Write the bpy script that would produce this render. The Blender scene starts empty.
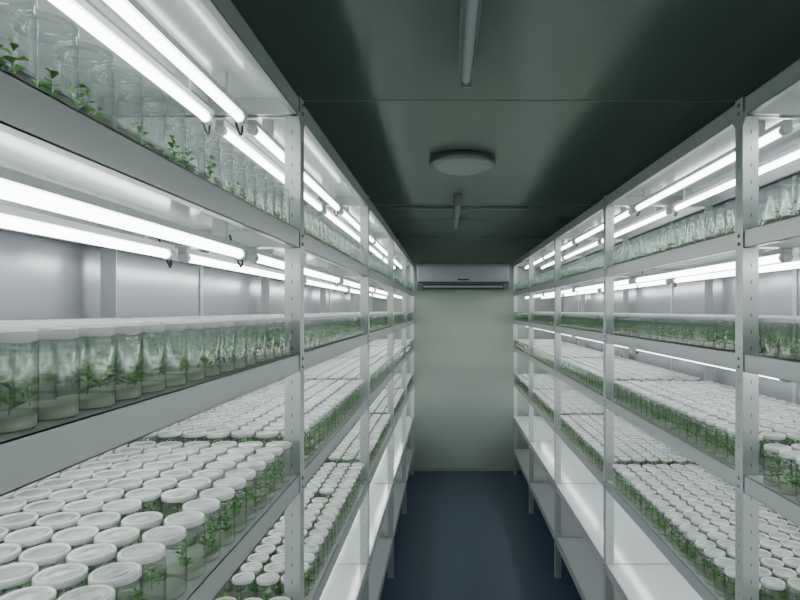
import bpy, math, random
from mathutils import Vector, Matrix
random.seed(7)
scene = bpy.context.scene
COL = scene.collection
try:
    scene.cycles.transparent_max_bounces = 28
    scene.cycles.max_bounces = 9
    scene.cycles.diffuse_bounces = 5
except Exception:
    pass
try:
    scene.view_settings.view_transform = 'AgX'
    scene.view_settings.look = 'AgX - Base Contrast'
except Exception:
    pass

# ------------------------------------------------------------ constants
U = 0.0024                 # metres per unit at first post plane
CAMZ = 1.757
XL, XR = -0.352, 0.71      # front planes of the racks
D = 0.48                   # rack depth
BAY = 1.245
Y0 = 1.44
JO = [Y0 + BAY*k for k in range(-2, 5)]   # post positions (6 bays)
YB = 6.56                  # back wall
YF = -1.40
CEIL = CAMZ + 0.775
WL, WR = XL-D-0.03, XR+D+0.03
SHELF = [CAMZ + h*U for h in (80, -44, -165, -318, -474, -620)]
TOP = CAMZ + 212*U
LIP = 0.043

# ------------------------------------------------------------ materials
def mat(name):
    m = bpy.data.materials.new(name); m.use_nodes = True
    nt = m.node_tree
    return m, nt, nt.nodes, nt.links
def pbr(name, col, rough=0.5, metal=0.0, noise=0.0, nscale=8, bump=0.0, spec=0.5, rvar=0.0):
    m, nt, N, L = mat(name)
    b = N['Principled BSDF']
    b.inputs['Base Color'].default_value = (*col, 1)
    b.inputs['Roughness'].default_value = rough
    b.inputs['Metallic'].default_value = metal
    b.inputs['Specular IOR Level'].default_value = spec
    if noise or bump or rvar:
        tc = N.new('ShaderNodeTexCoord')
        nz = N.new('ShaderNodeTexNoise'); nz.inputs['Scale'].default_value = nscale
        nz.inputs['Detail'].default_value = 4
        L.new(tc.outputs['Object'], nz.inputs['Vector'])
        if noise:
            r = N.new('ShaderNodeValToRGB')
            r.color_ramp.elements[0].position = 0.3; r.color_ramp.elements[1].position = 0.7
            r.color_ramp.elements[0].color = (*[c*(1-noise) for c in col], 1)
            r.color_ramp.elements[1].color = (*[min(1, c*(1+noise)) for c in col], 1)
            L.new(nz.outputs['Fac'], r.inputs['Fac']); L.new(r.outputs['Color'], b.inputs['Base Color'])
        if rvar:
            mr = N.new('ShaderNodeMapRange')
            mr.inputs['To Min'].default_value = max(0.02, rough-rvar); mr.inputs['To Max'].default_value = rough+rvar
            L.new(nz.outputs['Fac'], mr.inputs['Value']); L.new(mr.outputs['Result'], b.inputs['Roughness'])
        if bump:
            bp = N.new('ShaderNodeBump'); bp.inputs['Strength'].default_value = bump
            bp.inputs['Distance'].default_value = 0.01
            L.new(nz.outputs['Fac'], bp.inputs['Height']); L.new(bp.outputs['Normal'], b.inputs['Normal'])
    return m
def emit(name, col, s):
    m, nt, N, L = mat(name)
    N.remove(N['Principled BSDF'])
    e = N.new('ShaderNodeEmission'); e.inputs['Color'].default_value = (*col, 1); e.inputs['Strength'].default_value = s
    L.new(e.outputs[0], N['Material Output'].inputs['Surface'])
    return m
def glassy(name, tint, edge, haze, hazecol=(0.85, 0.9, 0.88), rough=0.08, gmax=0.42):
    m, nt, N, L = mat(name)
    N.remove(N['Principled BSDF'])
    lw = N.new('ShaderNodeLayerWeight'); lw.inputs['Blend'].default_value = 0.5
    p3 = N.new('ShaderNodeMath'); p3.operation = 'POWER'; p3.inputs[1].default_value = 3.2
    L.new(lw.outputs['Facing'], p3.inputs[0])
    mc = N.new('ShaderNodeMix'); mc.data_type = 'RGBA'
    L.new(p3.outputs[0], mc.inputs['Factor'])
    mc.inputs['A'].default_value = (*tint, 1); mc.inputs['B'].default_value = (*edge, 1)
    t = N.new('ShaderNodeBsdfTransparent'); L.new(mc.outputs['Result'], t.inputs['Color'])
    g = N.new('ShaderNodeBsdfGlossy'); g.inputs['Roughness'].default_value = rough
    g.inputs['Color'].default_value = (0.95, 1, 0.98, 1)
    mr = N.new('ShaderNodeMapRange'); mr.inputs['To Min'].default_value = 0.035; mr.inputs['To Max'].default_value = gmax
    p5 = N.new('ShaderNodeMath'); p5.operation = 'POWER'; p5.inputs[1].default_value = 4.5
    L.new(lw.outputs['Facing'], p5.inputs[0]); L.new(p5.outputs[0], mr.inputs['Value'])
    m1 = N.new('ShaderNodeMixShader'); L.new(mr.outputs['Result'], m1.inputs[0])
    L.new(t.outputs[0], m1.inputs[1]); L.new(g.outputs[0], m1.inputs[2])
    d = N.new('ShaderNodeBsdfDiffuse'); d.inputs['Color'].default_value = (*hazecol, 1)
    m2 = N.new('ShaderNodeMixShader'); m2.inputs[0].default_value = haze
    L.new(m1.outputs[0], m2.inputs[1]); L.new(d.outputs[0], m2.inputs[2])
    L.new(m2.outputs[0], N['Material Output'].inputs['Surface'])
    return m
def translucent(name, col, f=0.4, rough=0.35, vary=0.0, vscale=14):
    m, nt, N, L = mat(name)
    b = N['Principled BSDF']; b.inputs['Base Color'].default_value = (*col, 1); b.inputs['Roughness'].default_value = rough
    tl = N.new('ShaderNodeBsdfTranslucent'); tl.inputs['Color'].default_value = (*col, 1)
    if vary:
        tc = N.new('ShaderNodeTexCoord'); nz = N.new('ShaderNodeTexNoise'); nz.inputs['Scale'].default_value = vscale
        nz.inputs['Detail'].default_value = 3
        L.new(tc.outputs['Object'], nz.inputs['Vector'])
        r = N.new('ShaderNodeValToRGB')
        r.color_ramp.elements[0].position = 0.32; r.color_ramp.elements[1].position = 0.68
        r.color_ramp.elements[0].color = (*[c*(1-vary) for c in col], 1)
        r.color_ramp.elements[1].color = (*[min(.9, c*(1+vary)) for c in col], 1)
        L.new(nz.outputs['Fac'], r.inputs['Fac'])
        L.new(r.outputs['Color'], b.inputs['Base Color']); L.new(r.outputs['Color'], tl.inputs['Color'])
    mx = N.new('ShaderNodeMixShader'); mx.inputs[0].default_value = f
    L.new(b.outputs[0], mx.inputs[1]); L.new(tl.outputs[0], mx.inputs[2])
    L.new(mx.outputs[0], N['Material Output'].inputs['Surface'])
    return m

M_STEEL = pbr('powder_coated_steel', (0.47, 0.505, 0.50), 0.30, 0.45)
M_SHELF = pbr('shelf_panel_white', (0.57, 0.61, 0.61), 0.14, 0.1)
M_BOLT = pbr('zinc_bolt', (0.30, 0.32, 0.33), 0.35, 0.8)
M_DARK = pbr('dark_slot', (0.03, 0.03, 0.035), 0.6)
M_SLOT = pbr('punched_slot', (0.16, 0.18, 0.18), 0.5)
M_WIRE = pbr('black_cable', (0.015, 0.015, 0.015), 0.5)
M_TUBE = emit('led_tube_glow', (0.95, 1.0, 0.985), 13.5)
M_CAP = pbr('tube_housing_white', (0.6, 0.62, 0.62), 0.4)
M_WALL = pbr('side_wall_panel', (0.33, 0.335, 0.37), 0.22, 0.35)
M_BACK = pbr('back_wall_panel', (0.39, 0.455, 0.395), 0.26, 0.15)
M_CEIL = pbr('ceiling_panel', (0.225, 0.30, 0.255), 0.20, 0.15)
M_SEAM = pbr('panel_seam', (0.26, 0.33, 0.29), 0.4)
M_FLOOR = pbr('blue_vinyl_floor', (0.036, 0.060, 0.100), 0.42, 0.0, noise=0.25, nscale=60, bump=0.05, rvar=0.05)
M_TRIM = pbr('aluminium_trim', (0.40, 0.43, 0.42), 0.35, 0.5)
M_AC = pbr('ac_plastic', (0.36, 0.38, 0.41), 0.35)
M_DOME = translucent('frosted_diffuser', (0.66, 0.72, 0.73), 0.2)
M_FIX = pbr('ceiling_fixture_paint', (0.33, 0.37, 0.37), 0.35)
M_GLASS = glassy('jar_glass', (0.99, 1.0, 0.995), (0.54, 0.62, 0.58), 0.004)
M_LIDW = translucent('lid_white_plastic', (0.64, 0.67, 0.66), 0.15, 0.25, 0.12)
M_LIDC = translucent('lid_center_membrane', (0.42, 0.46, 0.44), 0.25, 0.20, 0.30)
M_LIDT = glassy('lid_clear_plastic', (0.90, 0.94, 0.92), (0.5, 0.55, 0.53), 0.10, rough=0.12)
M_AGAR = translucent('agar_gel', (0.33, 0.38, 0.29), 0.4)
M_LEAF = [translucent('leaf_a', (0.10, 0.29, 0.055), 0.4), translucent('leaf_b', (0.20, 0.45, 0.11), 0.4), translucent('leaf_c', (0.05, 0.16, 0.03), 0.3)]

# ------------------------------------------------------------ mesh builder
class MB:
    def __init__(s): s.v = []; s.f = []; s.m = []; s.sm = []
    def add(s, vs, fs, mi=0, smooth=False):
        o = len(s.v); s.v += [tuple(p) for p in vs]
        for f in fs:
            s.f.append(tuple(i+o for i in f)); s.m.append(mi); s.sm.append(smooth)
    def box(s, x0, x1, y0, y1, z0, z1, mi=0):
        if x0 > x1: x0, x1 = x1, x0
        if y0 > y1: y0, y1 = y1, y0
        v = [(x0,y0,z0),(x1,y0,z0),(x1,y1,z0),(x0,y1,z0),(x0,y0,z1),(x1,y0,z1),(x1,y1,z1),(x0,y1,z1)]
        s.add(v, [(0,3,2,1),(4,5,6,7),(0,1,5,4),(1,2,6,5),(2,3,7,6),(3,0,4,7)], mi)
    def lathe(s, prof, cx, cy, cz, n=16, mi=0, smooth=True, mis=None, axis='z', capb=False, capt=False):
        o = len(s.v)
        for (r, h) in prof:
            for i in range(n):
                a = 2*math.pi*i/n
                if axis == 'z': s.v.append((cx+r*math.cos(a), cy+r*math.sin(a), cz+h))
                elif axis == 'y': s.v.append((cx+r*math.sin(a), cy+h, cz+r*math.cos(a)))
                else: s.v.append((cx+h, cy+r*math.cos(a), cz+r*math.sin(a)))
        for k in range(len(prof)-1):
            for i in range(n):
                j = (i+1) % n
                s.f.append((o+k*n+i, o+k*n+j, o+(k+1)*n+j, o+(k+1)*n+i))
                s.m.append(mis[k] if mis else mi); s.sm.append(smooth)
        if capb: s.f.append(tuple(o+i for i in reversed(range(n)))); s.m.append(mis[0] if mis else mi); s.sm.append(False)
        if capt:
            q = o+(len(prof)-1)*n
            s.f.append(tuple(q+i for i in range(n))); s.m.append(mis[-1] if mis else mi); s.sm.append(False)
    def mesh(s, name, mats):
        me = bpy.data.meshes.new(name)
        me.from_pydata(s.v, [], s.f)
        for m in mats: me.materials.append(m)
        me.polygons.foreach_set('material_index', s.m)
        me.polygons.foreach_set('use_smooth', s.sm)
        me.update()
        return me
def obj(name, me, parent=None, loc=(0,0,0)):
    o = bpy.data.objects.new(name, me); COL.objects.link(o); o.location = loc
    if parent: o.parent = parent
    return o
def empty(name):
    return obj(name, None)
def bevel(o, w=0.004, seg=2):
    b = o.modifiers.new('bevel', 'BEVEL'); b.width = w; b.segments = seg; b.limit_method = 'ANGLE'

# ------------------------------------------------------------ room shell
def simple(name, boxes, mats, bev=0, parent=None):
    b = MB()
    for bx in boxes:
        b.box(*bx[:6], bx[6] if len(bx) > 6 else 0)
    o = obj(name, b.mesh(name, mats), parent)
    if bev: bevel(o, bev)
    return o
T = 0.1
simple('floor', [(WL-T, WR+T, YF-T, YB+T, -0.1, 0)], [M_FLOOR])
simple('ceiling', [(WL-T, WR+T, YF-T, YB+T, CEIL, CEIL+0.1)], [M_CEIL])
simple('wall_left', [(WL-T, WL, YF-T, YB+T, 0, CEIL)], [M_WALL])
simple('wall_right', [(WR, WR+T, YF-T, YB+T, 0, CEIL)], [M_WALL])
simple('wall_back', [(WL, WR, YB, YB+T, 0, CEIL)], [M_BACK])
simple('wall_front', [(WL, WR, YF-T, YF, 0, CEIL)], [M_BACK])
simple('baseboard_back', [(WL, WR, YB-0.012, YB, 0, 0.045)], [M_TRIM])
simple('trim_1', [(WL, WR, YB-0.02, YB, CEIL-0.02, CEIL)], [M_TRIM])
simple('trim_2', [(WL, WR, y-0.006, y+0.006, CEIL-0.0015, CEIL) for y in (0.05, 2.22, 4.42)], [M_SEAM])
simple('trim_3', [(WL, WL+0.004, y-0.012, y+0.012, 0, CEIL) for y in (-0.2, 0.95, 2.1, 3.25, 4.4, 5.55)], [M_TRIM])
simple('trim_4', [(WR-0.004, WR, y-0.012, y+0.012, 0, CEIL) for y in (-0.2, 0.95, 2.1, 3.25, 4.4, 5.55)], [M_TRIM])

# ------------------------------------------------------------ racks
W = 0.038; th = 0.0025
def rack(xf, sgn):
    root = empty('steel_shelving_rack')
    P = MB()
    xr = xf + sgn*D
    for y in JO:
        ys = y if y < JO[-1]-0.01 else y-W
        P.box(xf, xf+sgn*th, ys, ys+W, 0, TOP+0.004)             # aisle flange
        P.box(xf+sgn*th, xf+sgn*W, ys, ys+th, 0, TOP+0.004)      # camera flange
        P.box(xf+sgn*(W-th), xf+sgn*W, ys+th, ys+0.010, 0, TOP+0.004)   # return lip
        P.box(xr, xr-sgn*th, ys, ys+W, 0, TOP+0.004)
        P.box(xr-sgn*th, xr-sgn*W, ys, ys+th, 0, TOP+0.004)
        P.box(xf-sgn*0.002, xf+sgn*(W+.004), ys-0.002, ys+W+.002, 0, 0.006)
        P.box(xr+sgn*0.002, xr-sgn*(W+.004), ys-0.002, ys+W+.002, 0, 0.006)
        z = TOP
        for s2 in (-1, 1):
            if (s2 == -1 and y == JO[0]) or (s2 == 1 and y == JO[-1]): continue
            ya = ys if s2 < 0 else ys+W
            a = 0.02
            x0, x1 = xf+sgn*0.0005, xf+sgn*0.0025
            v = [(x0, ya, z-LIP+.01), (x0, ya+s2*a, z-LIP+0.002), (x0, ya, z-LIP-a),
                 (x1, ya, z-LIP+.01), (x1, ya+s2*a, z-LIP+0.002), (x1, ya, z-LIP-a)]
            P.add(v, [(0,1,2), (3,5,4), (0,3,4,1), (1,4,5,2), (2,5,3,0)])
    obj('posts', P.mesh('posts', [M_STEEL]), root)
    S = MB()
    for k in range(len(JO)-1):
        ya, yb = JO[k]+0.004, JO[k+1]-0.001
        if k == len(JO)-2: yb = JO[k+1]-0.004
        a, b = xf+sgn*0.003, xf+sgn*(D-0.003)
        for z in [TOP]+SHELF:
            S.box(a, b, ya, yb, z-0.0015, z)
            for (p, q, r) in ((a, a+sgn*0.0015, a+sgn*0.016), (b, b-sgn*0.0015, b-sgn*0.016)):
                S.box(p, q, ya, yb, z-LIP, z, 1)
                S.box(p, r, ya, yb, z-LIP, z-LIP+0.0015, 1)
            for (p, q, r) in ((ya, ya+.0015, ya+.014), (yb, yb-.0015, yb-.014)):
                S.box(a, b, p, q, z-LIP, z, 1)
                S.box(a, b, p, r, z-LIP, z-LIP+0.0015, 1)
            xm = (a+b)/2
            S.box(xm-0.02, xm+0.02, ya, yb, z-0.014, z-0.0015)
    obj('shelves', S.mesh('shelves', [M_SHELF, M_STEEL]), root)
    B = MB()
    for y in JO:
        ys = y if y < JO[-1]-0.01 else y-W
        for z in [TOP]+SHELF:
            for dz in (-0.012, -0.032):
                B.lathe([(0.0045, -sgn*0.0), (0.0045, -sgn*0.003), (0.003, -sgn*0.004)], xf, ys+0.019, z+dz, 6, 0, False, axis='x', capt=True)
                B.lathe([(0.0045, 0.0), (0.0045, -0.003), (0.003, -0.004)], xf+sgn*0.02, ys, z+dz, 6, 0, False, axis='y', capt=True)
        z = 0.10
        while z < TOP-0.03:
            if all(not (l-0.05 < z < l+0.004) for l in [TOP]+SHELF):
                B.box(xf-sgn*0.0003, xf, ys+0.0175, ys+0.0205, z, z+0.009, 1)
                B.box(xf+sgn*0.0185, xf+sgn*0.0215, ys-0.0003, ys, z, z+0.009, 1)
            z += 0.04
    obj('bolts', B.mesh('bolts', [M_BOLT, M_SLOT]), root)
    return root
rackL = rack(XL, -1)
rackR = rack(XR, 1)

# ------------------------------------------------------------ tube lights under the shelves
def tubes(xf, sgn, tiers, offs, topoffs):
    root = empty('shelf_tube_lights')
    G = MB(); C = MB(); Wm = MB()
    for k in range(len(JO)-1):
        for z in tiers:
            for oi, off in enumerate(topoffs if z == TOP else offs):
                x = xf+sgn*off; zc = z-0.062
                ya, yb = JO[k]+0.055, JO[k+1]-0.045
                G.lathe([(0.0095, 0), (0.0095, yb-ya)], x, ya, zc, 12, 0, True, axis='y')
                C.box(x-0.011, x+0.011, ya-0.018, yb+0.018, zc+0.0095, zc+0.022)
                C.lathe([(0.0125, -0.018), (0.0125, 0.004)], x, ya, zc, 12, 0, True, axis='y', capb=True, capt=True)
                C.lathe([(0.0125, -0.004), (0.0125, 0.018)], x, yb, zc, 12, 0, True, axis='y', capb=True, capt=True)
                for yc in (ya+0.12, yb-0.12):
                    C.box(x-0.014, x+0.014, yc-0.006, yc+0.006, zc+0.022, z-0.0135 if abs(off-D/2) < 0.034 else z-0.0015)
                pts = []
                for t in range(9):
                    u = t/8
                    pts.append(Vector((x+sgn*0.05*u*0.6, yb+0.018 + 0.03*math.sin(u*3.14), zc+0.002-0.05*math.sin(u*math.pi)+0.045*u)))
                for p, q in zip(pts[:-1], pts[1:]):
                    d = (q-p); n = d.normalized(); a = n.orthogonal().normalized(); b = n.cross(a)
                    ring = [p+a*0.0028*math.cos(c)+b*0.0028*math.sin(c) for c in (0,2.09,4.19)] + [q+a*0.0028*math.cos(c)+b*0.0028*math.sin(c) for c in (0,2.09,4.19)]
                    Wm.add(ring, [(0,1,4,3),(1,2,5,4),(2,0,3,5)], 0, True)
    obj('tubes', G.mesh('tubes', [M_TUBE]), root)
    obj('housings', C.mesh('housings', [M_CAP]), root)
    obj('cables', Wm.mesh('cables', [M_WIRE]), root)
    return root
tubes(XL, -1, [TOP]+SHELF[:4], (0.13, 0.30), (0.13, 0.208))
tubes(XR, 1, [TOP]+SHELF[:4], (0.13, 0.30), (0.13, 0.30))

# ------------------------------------------------------------ jars
def jar(B, x, y, rnd, clear=False, plant=1.0, n=20):
    # mats: 0 glass 1 lid 2 lidcentre 3 agar 4.. leaves
    B.lathe([(0.004, 0.001), (0.0265, 0.0005), (0.0288, 0.004), (0.0288, 0.0045), (0.0288, 0.0635), (0.0288, 0.064), (0.0278, 0.069), (0.0262, 0.072), (0.0262, 0.080)], x, y, 0, n, 0, True)
    B.lathe([(0.0276, 0.0775), (0.0281, 0.0780), (0.0281, 0.0850), (0.0270, 0.0866), (0.0245, 0.0866), (0.0235, 0.0852), (0.0160, 0.0852), (0.0150, 0.0858), (0.006, 0.0858)],
            x, y, 0, n, 1, True, mis=[1, 1, 1, 1, 1, 2, 2, 2], capt=True)
    h = 0.009+rnd.random()*0.005
    B.lathe([(0.0275, 0.002), (0.0275, h)], x, y, 0, 12, 3, True, capt=True)
    shoots = max(1, int(round((2+rnd.random()*2.6)*plant)))
    for s_ in range(shoots):
        a0 = rnd.random()*6.283; r0 = 0.017*math.sqrt(rnd.random())
        bx, by = r0*math.cos(a0), r0*math.sin(a0)
        H = 0.012+rnd.random()*0.027
        lx, ly = (rnd.random()-.5)*0.010, (rnd.random()-.5)*0.010
        w = 0.0007
        B.add([(x+bx-w, y+by, h), (x+bx+w, y+by, h), (x+bx+lx, y+by+ly, h+H),
               (x+bx, y+by-w, h), (x+bx, y+by+w, h)], [(0, 1, 2), (3, 4, 2)], 4)
        for i in range(8):
            f = (i+1)/8
            px, py, pz = x+bx+lx*f, y+by+ly*f, h+H*f*0.97
            a2 = a0+i*2.4+rnd.random(); ln = (0.0075+rnd.random()*0.007)*(1.15-0.35*f); lw = ln*0.38
            up = 0.15+rnd.random()*0.6
            dx, dy, dz = math.cos(a2)*ln, math.sin(a2)*ln, up*ln
            sx, sy = -math.sin(a2)*lw, math.cos(a2)*lw
            v = [(px, py, pz), (px+dx*.5+sx, py+dy*.5+sy, pz+dz*.7+lw*.3), (px+dx, py+dy, pz+dz*.8), (px+dx*.5-sx, py+dy*.5-sy, pz+dz*.7+lw*.3)]
            for q in range(4):
                ux, uy = v[q][0]-x, v[q][1]-y; e = math.hypot(ux, uy)
                if e > 0.0275: v[q] = (x+ux*0.0273/e, y+uy*0.0273/e, v[q][2])
            B.add(v, [(0, 1, 2), (0, 2, 3)], 4+rnd.choice((0, 0, 1, 1, 2)))
PITX = 0.0622; PITY = 0.0618
def block(name, seed, rows, clear, plant, miss=0.0, nc=19):
    rnd = random.Random(seed); B = MB()
    for r in range(rows):
        sh = rnd.random()*0.010
        for c in range(nc):
            if rnd.random() < miss: continue
            x = 0.040+r*PITX - 0.5*D + (rnd.random()-.5)*0.003
            y = 0.045 + c*PITY + sh + (rnd.random()-.5)*0.003
            jar(B, x, y, rnd, clear, plant*(0.5+0.9*rnd.random()))
    lid = M_LIDT if clear else M_LIDW
    return B.mesh(name, [M_GLASS, lid, M_LIDT if clear else M_LIDC, M_AGAR]+M_LEAF)
topL = [block('jars_clear_%d' % i, 100+i, 1, True, 0.7, 0.0) for i in range(2)]
topR = [block('jars_clear_r%d' % i, 110+i, 3, True, 0.5, 0.02) for i in range(2)]
midV = [block('jars_green_%d' % i, 200+i, 7, False, 0.95, 0.005) for i in range(3)]
def jars(xf, sgn, rnd, topV):
    root = empty('plant_culture_jars')
    for k in range(len(JO)-1):
        for li in range(4):
            me = rnd.choice(topV if li == 0 else midV)
            o = obj('jar_batch', me, root, (xf+sgn*D/2, JO[k], SHELF[li]+0.0005))
            if sgn < 0:
                o.rotation_euler = (0, 0, math.pi); o.location.y = JO[k]+BAY-0.005
    return root
jars(XL, -1, random.Random(1), topL)
jars(XR, 1, random.Random(2), topR)

# ------------------------------------------------------------ air conditioner
ac = empty('air_conditioner')
axc, aw = 0.172, 0.98
az0, az1 = CAMZ+0.215, CAMZ+0.50
prof = [(0, az0+0.02), (0, az1), (0.15, az1), (0.185, az1-0.012), (0.20, az1-0.04), (0.205, az0+0.11), (0.195, az0+0.07), (0.12, az0+0.01), (0.06, az0)]
B = MB(); n = len(prof)
vs = [(axc-aw/2, YB-d, z) for d, z in prof]+[(axc+aw/2, YB-d, z) for d, z in prof]
B.add(vs, [(i, (i+1) % n, n+(i+1) % n, n+i) for i in range(n)]+[tuple(range(n-1, -1, -1)), tuple(range(n, 2*n))])
o = obj('casing', B.mesh('casing', [M_AC]), ac); bevel(o, 0.006, 2)
simple('air_outlet', [(axc-aw*0.44, axc+aw*0.44, YB-0.197, YB-0.11, az0+0.004, az0+0.062, 0)], [M_DARK], 0, ac)
simple('louver', [(axc-aw*0.43, axc+aw*0.43, YB-0.208, YB-0.200, az0+0.024, az0+0.042)], [M_AC], 0.002, ac)
simple('front_panel', [(axc-aw*0.49, axc+aw*0.49, YB-0.212, YB-0.195, az0+0.085, az1-0.035)], [M_AC], 0.006, ac)
simple('panel_gap', [(axc-aw*0.49, axc+aw*0.49, YB-0.206, YB-0.19, az0+0.070, az0+0.082)], [M_DARK], 0, ac)
simple('display', [(axc-0.06, axc+0.06, YB-0.2135, YB-0.211, az0+0.098, az0+0.116)], [M_DARK], 0, ac)

# ------------------------------------------------------------ ceiling dome lamp
dl = empty('ceiling_dome_lamp')
B = MB(); B.lathe([(0.160, 0), (0.168, -0.006), (0.168, -0.034), (0.160, -0.040), (0.150, -0.036)], 0.078, 3.06, CEIL, 48, 0, True)
obj('rim', B.mesh('rim', [M_BOLT]), dl)
B = MB(); B.lathe([(0.153*math.cos(t*math.pi/20), -0.034-0.042*math.sin(t*math.pi/20)) for t in range(0, 10)]+[(0.003, -0.076)], 0.078, 3.06, CEIL, 48, 0, True, capt=True)
obj('diffuser', B.mesh('diffuser', [M_DOME]), dl)

# ------------------------------------------------------------ ceiling tube lights (off)
def batten(y0, y1, x):
    r = empty('ceiling_tube_light')
    simple('batten_body', [(x-0.026, x+0.026, y0, y1, CEIL-0.030, CEIL)], [M_FIX], 0.004, r)
    simple('lampholders', [(x-0.016, x+0.016, y0, y0+0.014, CEIL-0.074, CEIL-0.026), (x-0.016, x+0.016, y1-0.014, y1, CEIL-0.074, CEIL-0.026)], [M_FIX], 0.003, r)
    B = MB(); B.lathe([(0.014, 0.0), (0.014, y1-y0-0.028)], x, y0+0.014, CEIL-0.056, 16, 0, True, axis='y')
    obj('tube', B.mesh('tube', [M_DOME]), r)
    B = MB()
    for yy in (y0+0.014, y1-0.034):
        B.lathe([(0.0146, 0.0), (0.0146, 0.02)], x, yy, CEIL-0.056, 16, 0, True, axis='y')
    obj('tube_caps', B.mesh('tube_caps', [M_BOLT]), r)
batten(0.70, 1.90, 0.060)
batten(4.02, 5.22, 0.075)
cd = simple('ceiling_conduit', [(-0.40, 0.60, 4.50, 4.52, CEIL-0.018, CEIL-0.0001)], [M_FIX], 0.003)

# ------------------------------------------------------------ world + camera
w = bpy.data.worlds.new('world'); scene.world = w; w.use_nodes = True
w.node_tree.nodes['Background'].inputs[0].default_value = (0.02, 0.025, 0.025, 1)
w.node_tree.nodes['Background'].inputs[1].default_value = 0.3
cam = bpy.data.cameras.new('camera'); co = bpy.data.objects.new('camera', cam); COL.objects.link(co)
co.location = (0, 0, CAMZ); co.rotation_euler = (math.pi/2, 0, 0)
cam.sensor_width = 36; cam.lens = 27.0
cam.shift_x = -47/800; cam.shift_y = 10/800
cam.clip_start = 0.02
scene.camera = co
